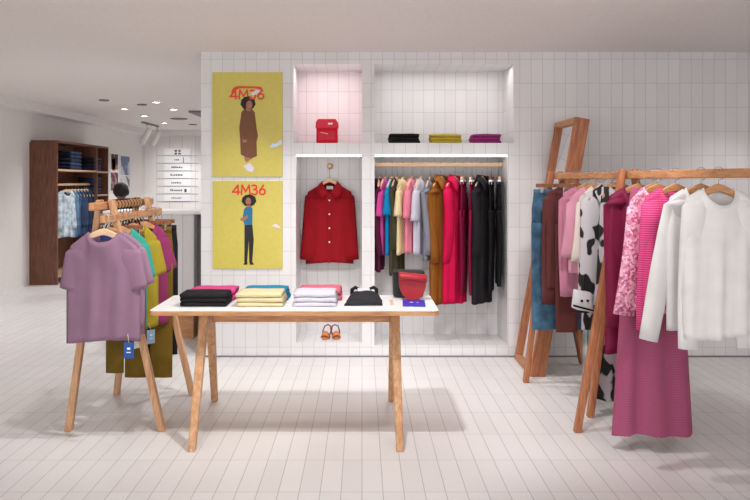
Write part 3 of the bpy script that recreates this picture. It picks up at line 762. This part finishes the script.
rack_shirt(4.83, .1, 'coat', 'black and white animal print coat on the right rack', 'coat', COWC, 'animal print coat', on(RA, 4.83), ZQ, collar=COWC, L=.95, hs=.19, hc=.2, hh=.21, D=.035, sl=.72, spread=.06, r0=.08, r1=.06, flat=.4, seed=35, amp=.01)
ox = on(RA, 4.75)
t = thing('print_dress', 'long pale dress with dark animal spots behind the oak rack legs', 'dress', (ox, 4.74, ZQ - LH - .02), .1)
drape_mesh(1.36, .13, .2, .035, 41).build('body', COW, t)
hanger((ox, 4.74, ZQ - LH), .1, LH, .03, 'wooden hanger holding the long animal spot dress', OAKX, .13)
ox = on(RA, 5.06) + .02
STR = ribbed('blue_stripe', rgb(146, 160, 160), rgb(178, 186, 186), 2.0, 'Z')
t = thing('scarf', 'pale grey blue striped scarf hanging beside the oak rack legs', 'scarf', (P(588, 0, 4.8).x + .02, 4.88, .62), .1)
drape_mesh(.52, .03, .035, .015, 43).build('cloth', STR, t)
t.location.z = .62
b = MB().tube([(0, 0, -.005), (0, 0, .35), (.07, .01, .62)], .004, 6); b.build('cord', cloth(190, 190, 190), t)
# white cuff pouch on the animal print coat
c = P(582.5, 300, 4.74)
t = thing('fluffy_pouch', 'small white pouch with two dark snaps below the animal print sleeve', 'pouch', (c.x, 4.74, c.z), .12)
rs = []
for z, hw, dd in ((.06, .054, .022), (.055, .06, .026), (0, .066, .03), (-.06, .074, .03), (-.066, .07, .026)):
    rs.append(ring(0, 0, z, hw, dd, 16))
MB().loft([[(abs(p[0] / hw_) ** .5 * hw_ * (1 if p[0] > 0 else -1), p[1], p[2] - .25 * p[0]) for p in r_] for r_, hw_ in zip(rs, (.054, .06, .066, .074, .07))]).build('body', cloth(216, 213, 217), t)
for x in (-.02, .02): MB().lathe([(.009, 0), (.009, .004)], 12).build('snap', BLACKM, t, loc=(x, -.0335, .0), rot=(PI / 2, 0, 0))
MB().beam((-.075, -.03, -.028), (.075, -.03, -.07), .006, .012).build('strap', BLACKM, t)
MB().tube([(.0, 0, .05), (.03, .02, .16)], .004, 6).build('cord', BLACKM, t)

BUR = cloth(122, 24, 62, .55)
rack_shirt(4.27, .1, 'jacket', 'shiny burgundy jacket nearest the oak legs on the right rack', 'jacket', BUR, 'shiny burgundy jacket', on(RB, 4.27), ZQ, L=.96, hs=.17, hc=.19, hh=.2, D=.04, sl=.7, spread=.02, r0=.075, r1=.06, flat=.5, seed=51, amp=.014)
t = thing('maxi_dress', 'long sheer dusty pink dress reaching the floor on the right rack', 'dress', (on(RB, 4.13), 4.13, ZQ - LH - .02), .1)
drape_mesh(1.385, .13, .24, .05, 52, 7, .35).build('body', ribbed('sheer_pink', rgb(150, 64, 100), rgb(170, 84, 118), 34, 'Z'), t)
hanger((on(RB, 4.13), 4.13, ZQ - LH), .1, LH, .03, 'wooden hanger holding the sheer dusty pink dress', OAKX, .13)
rack_shirt(4.04, .1, 'sequin_top', 'pink sequin top with short pale sleeves on the right rack', 'top', sequin('pink_sequin', rgb(196, 84, 132), rgb(250, 196, 216)), 'pink sequin top', on(RB, 4.04) - .03, ZQ, L=.68, seed=53, **dict(tt, sl=.58, hs=.16, hc=.17, hh=.18, r0=.06, r1=.06, spread=.12))
rack_shirt(3.94, .1, 'knit_sweater', 'hot pink ribbed knit sweater at the near right rack', 'sweater', ribbed('hot_rib', rgb(196, 44, 110), rgb(232, 92, 148), 26, 'Z'), 'hot pink knit sweater', on(RB, 3.94), ZQ, L=.62, hs=.17, hc=.19, hh=.19, D=.04, sl=.66, spread=.05, r0=.075, r1=.055, flat=.45, seed=54)
rack_shirt(3.80, .1, 'long_sleeved_top', 'off white long sleeved top beside the hot pink sweater', 'top', cloth(224, 222, 222), 'off white long sleeved top', on(RB, 3.80) + .04, ZQ, L=.72, hs=.17, hc=.19, hh=.19, D=.04, sl=.7, spread=.24, r0=.07, r1=.05, flat=.45, seed=55)
rack_shirt(3.66, .1, 'long_sleeved_top', 'white long sleeved top nearest the front on the right rack', 'top', cloth(234, 233, 233), 'white top nearest the front', on(RB, 3.66) + .03, ZQ, L=.74, hs=.17, hc=.19, hh=.19, D=.04, sl=.7, spread=.04, r0=.07, r1=.05, flat=.45, seed=56)

# ------------------------------------------------------------------ leaning mirror
lean = math.atan(.175)
t = thing('standing_mirror', 'tall oak framed mirror leaning to the right of the big niche', 'mirror', (1.285, 5.92, .003), 0, None, (0, lean, 0))
HM = 2.02; y0, y1 = -.31, .275; dp = .115
fr = MB()
fr.box((0, y1 - .05, 0), (dp, y1, HM)); fr.build('side_post', WARM, t, bevel=.004)
MB().box((0, y0, 0), (dp, y0 + .035, HM)).build('side_post', WARM, t, bevel=.004)
MB().box((0, y0 + .035, 0.0), (dp * .55, y1 - .05, .045)).build('bottom_rail', OAKY, t, bevel=.003)
MB().box((0, y0 + .035, HM - .045), (dp * .55, y1 - .05, HM)).build('top_rail', OAKY, t, bevel=.003)
MB().box((.03, y0 + .035, .045), (.036, y1 - .05, HM - .045)).build('mirror_glass', plain('mirror', rgb(235, 235, 238), .03, 1.0), t)
MB().box((.036, y0 + .035, .045), (.05, y1 - .05, HM - .045)).build('back_board', WALNUT, t)
# its rear prop leg, down to the floor behind
inv = Matrix.Rotation(lean, 4, 'Y').inverted()
p0 = inv @ (Vector((1.56, 5.93, 1.15)) - Vector((1.285, 5.92, .003))); p1 = inv @ (Vector((1.79, 5.97, .012)) - Vector((1.285, 5.92, .003)))
MB().beam(p0, p1, .045, .035).build('prop_leg', DARKOAK, t, bevel=.004)

# ------------------------------------------------------------------ far room
yc = 6.95
t = thing('cash_desk', 'tall white tiled counter with oak plinth behind the left rack', 'counter', (-1.9, yc, 0))
def C(x, y, z): return (x + 1.9, y - yc, z)
xl, xr = -2.45, (194 - CX) * yc / F
MB().box(C(xl, yc, .245), C(xr, yc + .5, 1.185)).build('front_panel', TILE_C, t)
MB().box(C(xl + .01, yc + .02, 0), C(xr - .01, yc + .49, .245)).build('plinth', OAKX, t)
MB().box(C(xr, yc + .14, 0), C(XP + .1, yc + .5, 1.185)).build('end_panel', GREYP, t)
MB().box(C(xl - .02, yc - .04, 1.185), C(XP + .1, yc + .56, 1.215)).build('countertop', WHITE, t, bevel=.004)
# shelf unit on the left wall
XSU = XL + .4
def sy(px): return (px - CX) and F * XSU / (px - CX)
YE = F * XSU / (108.5 - CX); YM = F * XSU / (97.5 - CX); YS = F * XSU / (58 - CX)
zt_ = 2.06
t = thing('shelf_unit', 'dark walnut shelf unit against the left wall of the far room', 'shelving', (XL, YE, 0))
def S(x, y, z): return (x - XL, y - YE, z)
for y, nm in ((YE, 'side_panel'), (YM, 'divider'), (YS, 'side_panel')):
    MB().box(S(XL + .001, y - .035, 0), S(XSU, y, zt_)).build(nm, WALNUT, t)
MB().box(S(XL + .001, YS, zt_), S(XSU, YE, zt_ + .03)).build('top_panel', WALNUT, t)
MB().box(S(XL + .001, YS, 0), S(XL + .015, YE - .035, zt_)).build('back_panel', WALNUT, t)
SHELFEDGE = wood('pale_shelf', rgb(178, 140, 112), rgb(200, 164, 136), (14, 1.6, 14))
def zat(py, Y): return H - (py - CY) * Y / F
zA = zat(170.3, (YM + YS) / 2 + .5); zB = zat(171.3, YE - .3); zC_ = zat(194.3, YE - .3)
MB().box(S(XL + .015, YS, zA - .03), S(XSU, YM - .035, zA)).build('shelf', SHELFEDGE, t)
for z in (zB, zC_, .75, .3):
    MB().box(S(XL + .015, YM, z - .03), S(XSU, YE - .035, z)).build('shelf', SHELFEDGE, t)
MB().box(S(XL + .015, YS, .1), S(XSU, YM - .035, .13)).build('shelf', SHELFEDGE, t)
ZRL = zat(184.5, (YM + YS) / 2)
MB().beam(S(XSU - .12, YS, ZRL), S(XSU - .12, YM - .035, ZRL), .03, .03).build('hanging_rail', SHELFEDGE, t)
# folded jeans on the shelves
JN = [denim(34, 48, 78), denim(40, 58, 92), denim(28, 38, 62)]
def jeans(ycen, z, n, where, wid):
    for i in range(n):
        h = .055
        o = folded_mesh(wid, .28, h, seed=i + int(ycen * 10)).build('folded_jeans', JN[i % 3])
        o.location = (XSU - .17, ycen, z + .002); o.rotation_euler = (0, 0, PI / 2); z += h * 1.04
        tag(o, 'dark blue folded jeans, %s up in the pile %s' % (('first', 'second', 'third', 'fourth', 'fifth')[i], where), 'jeans', 'folded jeans ' + where)
jeans(F * XSU / (81 - CX) - .1, zA, 5, 'on the wide walnut shelf', .42)
jeans(YE - .42, zB, 4, 'on the narrow upper walnut shelf', .34)
jeans(YE - .42, zC_, 5, 'on the narrow lower walnut shelf', .34)
# denim hanging in the unit
cols = [(188, 204, 220), (86, 122, 154), (52, 84, 122), (36, 58, 92), (44, 66, 98), (28, 44, 72), (36, 52, 82), (24, 36, 58)]
nm = ['pale blue', 'light blue', 'mid blue', 'deep blue', 'indigo', 'dark indigo', 'navy', 'darkest navy']
for i in range(8):
    y = F * (XSU - .12) / ((66 + i * 3.1) - CX)
    if i == 7: y -= .05
    l = nm[i] + ' denim jacket'
    hanger((XSU - .12, y, ZRL - .075), 1.15, .075, .022, 'pale hanger holding the %s on the walnut unit rail' % l, PALE, .19)
    shirt('denim_jacket', '%s hanging %s in the walnut wall unit' % (l, ('at the near end', 'second from the near end', 'third from the near end', 'fourth from the near end', 'fifth from the near end', 'third from the far end', 'second from the far end', 'at the far end')[i]), 'jacket', (XSU - .12, y, ZRL - .09), 1.15, denim(*cols[i]), 'denim jackets in the wall unit',
          L=.72, hs=.16, hc=.17, hh=.17, D=.025, sl=.5, spread=.05, r0=.06, r1=.045, flat=.4, seed=60 + i)
# photo posters on the left wall
def wall_photo(px0, px1, y0, y1, label, mats, cells):
    Xp = XL + .006
    ya, yb = F * Xp / (px0 - CX), F * Xp / (px1 - CX)
    za, zb_ = zat(y1, (ya + yb) / 2), zat(y0, (ya + yb) / 2)
    t = thing('wall_photograph', label, 'poster', (XL, (ya + yb) / 2, (za + zb_) / 2))
    hw, hh = abs(yb - ya) / 2, (zb_ - za) / 2
    MB().box((.001, -hw, -hh), (.02, hw, hh)).build('mount', PAPER, t)
    b = MB()
    for a0, a1, c0, c1, m in cells: b.box((.0205, -hw + 2 * hw * a0, -hh + 2 * hh * c0), (.022, -hw + 2 * hw * a1, -hh + 2 * hh * c1), m)
    b.build('print', mats, t)
PM = [plain('photo_orange', rgb(214, 92, 44), .6), spots('photo_crowd', rgb(70, 54, 58), rgb(180, 130, 116), 6, .5, (1, 1, 1)), spots('photo_rose', rgb(96, 56, 72), rgb(176, 130, 136), 8, .5, (1, 1, 1))]
wall_photo(109.8, 117.6, 153, 192, 'orange and rose photo print beside the walnut unit', PM, [(.05, .95, .58, .97, 1), (.15, .6, .55, .85, 0), (.05, .95, .04, .5, 2)])
PM2 = [spots('photo_sky', rgb(120, 130, 160), rgb(196, 206, 224), 3, .5, (1, 1, 1)), spots('photo_street', rgb(120, 122, 132), rgb(222, 222, 228), 4, .42, (1, 1, 1))]
wall_photo(119.6, 129.2, 155, 197, 'pale blue grey photo print nearest the far corner', PM2, [(.04, .96, .52, .97, 0), (.04, .96, .03, .5, 1)])
# directory board on far wall
yb = YF - .004
a, c = P(164.5, 202, yb), P(191, 148.5, yb)
t = thing('directory_board', 'white menu board of seven lettered rows on the far wall', 'sign', ((a.x + c.x) / 2, YF, (a.z + c.z) / 2))
hw, hh = (c.x - a.x) / 2, (c.z - a.z) / 2
n = 7; rh = 2 * hh / n
for i in range(n):
    z1 = hh - i * rh
    p = MB().box((-hw, -.03, z1 - rh + .02), (hw, -.0005, z1)).build('row_panel', PAPER, t)
    g = MB(); rr = random.Random(i + 3)
    if i == 0:
        for xx in (-.06, .02):
            for zz in (.04, .1): g.box((xx, -.0325, z1 - rh / 2 - .09 + zz), (xx + .05, -.0305, z1 - rh / 2 - .05 + zz))
    else:
        k = (0, 3, 6, 7, 6, 7, 6)[i]; x = -.022 * k
        for j in range(k):
            wdt = rr.uniform(.022, .034); g.box((x, -.0325, z1 - rh / 2 - .012), (x + wdt, -.0305, z1 - rh / 2 + rr.uniform(.012, .03))); x += wdt + .012
        if i == 1: g.box((.12, -.0325, z1 - rh / 2 - .06), (.135, -.0305, z1 - rh / 2 + .06))
        if i == 5: g.lathe([(.04, 0), (.04, .002)], 14) if False else g.box((.15, -.0325, z1 - rh / 2 - .035), (.2, -.0305, z1 - rh / 2 + .035))
    g.build('lettering', plain('ink%d' % i, rgb(70, 70, 74) if i < 6 else rgb(150, 150, 170), .6), p)
    MB().box((-hw - .16, -.012, z1 - rh + .005), (hw + .16, -.002, z1 - rh + .014)).build('wire', plain('wire%d' % i, rgb(170, 166, 164), .4), t)

# ceiling fittings
def down(px, py, lit=True, r=.085, lab=''):
    Y = (ZC - H) * F / (CY - py); c = P(px, py, Y)
    t = thing('ceiling_downlight' if lit else 'ceiling_vent', lab, 'ceiling light' if lit else 'vent', (c.x, Y, ZC))
    MB().lathe([(r, 0), (r * 1.15, 0), (r * 1.15, -.012), (r, -.016), (r * .9, -.012), (r * .9, 0)], 24).build('rim', PAINT if lit else GREYP, t)
    MB().lathe([(r * .88, -.001), (r * .88, -.01)], 20).build('diffuser' if lit else 'grille', LAMPON if lit else GREYP, t)
down(124.5, 108.4, True, .055, 'lit ceiling downlight nearest the left wall')
down(156.5, 101.5, True, .055, 'lit ceiling downlight nearest the camera in the far room')
down(173.5, 109, True, .06, 'lit ceiling downlight beside the dark bulkhead')
down(144.5, 115.5, True, .06, 'lit ceiling downlight just above the white track spotlights')
down(164.5, 122.5, True, .06, 'dimmer ceiling downlight near the far wall')
down(179, 118.5, False, .13, 'round grey ceiling vent by the pillar')
down(104, 99.8, False, .06, 'small dark ceiling fitting at the left')
down(142, 104.2, False, .06, 'small dark ceiling fitting between two lit downlights')
down(193, 124.2, False, .07, 'small grey ceiling fitting nearest the pillar at the back')
# track with two spotlights
Y = (ZC - H) * F / (CY - 121.5)
a = P(142.5, 121.3, Y); c = P(158, 125.5, (ZC - H) * F / (CY - 125.5))
t = thing('track_light', 'white ceiling track with two cylinder spotlights', 'track light', (a.x, a.y, ZC))
dv = c - a
MB().beam((0, 0, -.015), (dv.x, dv.y, -.015), .05, .03).build('track', GREYP, t)
for f in (.3, .95):
    x, y = dv.x * f, dv.y * f
    h = MB().tube([(x, y, -.03), (x, y, -.13)], .018, 8).build('stem', PAINT, t)
    MB().tube([(x + .04, y, -.12), (x + .02, y - .02, -.18), (x - .09, y - .06, -.40)], [.05, .056, .056], 16).build('lamp_head', PAINT, t)

# ------------------------------------------------------------------ person behind the left rack
Yp = 10.2
hx = (123 - CX) * Yp / F
root = thing('person', 'dark haired person standing behind the left rack, head bowed', 'person', (hx, Yp, 0))
def skin_obj(name, joints, edges, radii, mat, parent, rootv=0):
    me = bpy.data.meshes.new(name); me.from_pydata(joints, edges, []); me.materials.append(mat)
    o = bpy.data.objects.new(name, me); COL.objects.link(o); o.parent = parent
    md = o.modifiers.new('skin', 'SKIN'); md.use_smooth_shade = True
    for i, r in enumerate(radii):
        me.skin_vertices[0].data[i].radius = (r, r) if not isinstance(r, tuple) else r
    for i in range(len(joints)): me.skin_vertices[0].data[i].use_root = (i == rootv)
    s = o.modifiers.new('sub', 'SUBSURF'); s.levels = 1; s.render_levels = 1
    return o
k = .868
J = [(0, 0, .9), (0, 0, 1.06), (0, -.02, 1.22), (0, -.05, 1.34), (0, -.08, 1.44), (0, -.11, 1.51), (0, -.125, 1.6),
     (.17, -.03, 1.33), (.21, -.06, 1.07), (.19, -.2, .88), (.17, -.27, .83),
     (-.17, -.03, 1.33), (-.21, -.06, 1.07), (-.19, -.2, .88), (-.17, -.27, .83),
     (.09, 0, .84), (.1, -.02, .47), (.1, .02, .08), (.1, -.12, .035),
     (-.09, 0, .84), (-.1, -.02, .47), (-.1, .02, .08), (-.1, -.12, .035)]
J = [(x * k, y * k, z * k) for x, y, z in J]
E = [(0, 1), (1, 2), (2, 3), (3, 4), (4, 5), (5, 6), (3, 7), (7, 8), (8, 9), (9, 10), (3, 11), (11, 12), (12, 13), (13, 14), (0, 15), (15, 16), (16, 17), (17, 18), (0, 19), (19, 20), (20, 21), (21, 22)]
Rr = [.13, .12, .14, .11, .05, .075, .085, .055, .045, .035, .03, .055, .045, .035, .03, .085, .06, .04, .04, .085, .06, .04, .04]
skin_obj('body', J, E, [(r * k, r * k * (.75 if i < 4 else 1)) for i, r in enumerate(Rr)], SKIN, root)
# fingers, clothing, face, hair
for sx in (-1, 1):
    fg = MB()
    for q in range(4):
        x = sx * (.17 + .018 * (q - 1.5)) * k
        fg.tube([(x, -.27 * k, .825 * k), (x, -.31 * k, .805 * k), (x - sx * .004, -.325 * k, .77 * k)], [.008, .0075, .006], 6)
    fg.tube([(sx * .145 * k, -.26 * k, .835 * k), (sx * .12 * k, -.29 * k, .82 * k), (sx * .115 * k, -.31 * k, .80 * k)], [.009, .0085, .007], 6)
    fg.build('fingers', SKIN, root)
sh = MB().loft([ring(0, y * k, z * k, a * k, d * k, 20) for z, a, d, y in ((.86, .155, .115, 0), (1.0, .15, .115, 0), (1.2, .185, .145, -.02), (1.32, .18, .13, -.04), (1.41, .075, .075, -.068))])
for sx in (-1, 1): sh.tube([(sx * .05 * k, -.035 * k, 1.35 * k), (sx * .15 * k, -.035 * k, 1.335 * k), (sx * .2 * k, -.05 * k, 1.12 * k), (sx * .21 * k, -.07 * k, 1.05 * k), (sx * .195 * k, -.18 * k, .91 * k)], [.085, .085, .066, .058, .05], 12)
sh.build('shirt', cloth(40, 40, 46), root)
tr = MB().loft([ring(0, 0, z * k, a * k, d * k, 20) for z, a, d in ((.93, .15, .115), (.8, .165, .125), (.74, .16, .12))])
for sx in (-1, 1): tr.tube([(sx * .085 * k, 0, .82 * k), (sx * .1 * k, -.02 * k, .47 * k), (sx * .1 * k, .02 * k, .06 * k)], [.095, .075, .062], 14)
tr.build('trousers', cloth(46, 52, 70), root)
for sx in (-1, 1):
    s_ = MB().loft([ring(sx * .1 * k, y * k, .04 * k, .048, h, 12) for y, h in ((0, .04),)] * 2) if False else MB().tube([(sx * .1 * k, .05 * k, .04), (sx * .1 * k, -.05 * k, .042), (sx * .1 * k, -.16 * k, .032)], [.04, .042, .03], 12)
    s_.build('shoe', BLACKM, root)
hc = Vector((0, -.12 * k, 1.575 * k))
hd = MB(); rs = []
for i in range(13):
    a = -PI / 2 + PI * i / 12
    z = .115 * math.sin(a); r = math.cos(a)
    rs.append([(hc.x + .078 * r * math.cos(u) * (1 if z > -.02 else 1 + z * 2.2), hc.y + .098 * r * math.sin(u), hc.z + z) for u in (2 * PI * q / 20 for q in range(20))])
hd.loft(rs); hd.tube([hc + Vector((0, -.092, .02)), hc + Vector((0, -.118, -.018)), hc + Vector((0, -.098, -.028))], [.008, .014, .008], 8)
for sx in (-1, 1): hd.tube([hc + Vector((sx * .078, 0, .02)), hc + Vector((sx * .088, .01, 0)), hc + Vector((sx * .078, .0, -.03))], [.008, .014, .008], 8)
hd.build('head', SKIN, root)
fc = MB()
for sx in (-1, 1): fc.box(hc + Vector((sx * .032 - .013, -.093, .0)), hc + Vector((sx * .032 + .013, -.084, .01)))
fc.box(hc + Vector((-.024, -.088, -.056)), hc + Vector((.024, -.078, -.048)))
fc.build('face_features', plain('face_dark', rgb(70, 40, 36), .6), root)
hr = MB(); rs = []
for i in range(11):
    a = -.12 * PI + (.62 * PI) * i / 10
    r = max(math.cos(a), .02); z = .135 * math.sin(a)
    rs.append([(hc.x + .104 * r * math.cos(u) * (1 + .03 * math.sin(7 * u + i)), hc.y + .018 + .118 * r * math.sin(u) * (1 + .03 * math.sin(5 * u + i)) , hc.z + .012 + z + (.03 if math.sin(u) < -.4 and i < 3 else 0)) for u in (2 * PI * q / 24 for q in range(24))])
hr.loft(rs); hr.build('hair', HAIR, root)
for o_ in root.children:
    if o_.name.split('.')[0] in ('head', 'hair', 'face_features'):
        M_ = Matrix.Translation(hc + Vector((0, .02, -.03))) @ Matrix.Rotation(math.radians(38), 4, 'X') @ Matrix.Translation(-hc)
        o_.data.transform(M_)

# ------------------------------------------------------------------ camera
cd = bpy.data.cameras.new('camera'); co = bpy.data.objects.new('camera', cd); COL.objects.link(co)
cd.sensor_width = 36; cd.lens = 36 * F / 750; cd.clip_start = .05; cd.clip_end = 100
cd.shift_x = (375 - CX) / 750; cd.shift_y = -(250 - CY) / 750
co.location = (0, 0, H); co.rotation_euler = (PI / 2, 0, 0)
SC.camera = co
SC.view_settings.view_transform = 'Standard'; SC.view_settings.look = 'None'
SC.view_settings.gamma = 1.0; SC.view_settings.use_curve_mapping = False
SC.view_settings.exposure = 0.3
SC.cycles.max_bounces = 8
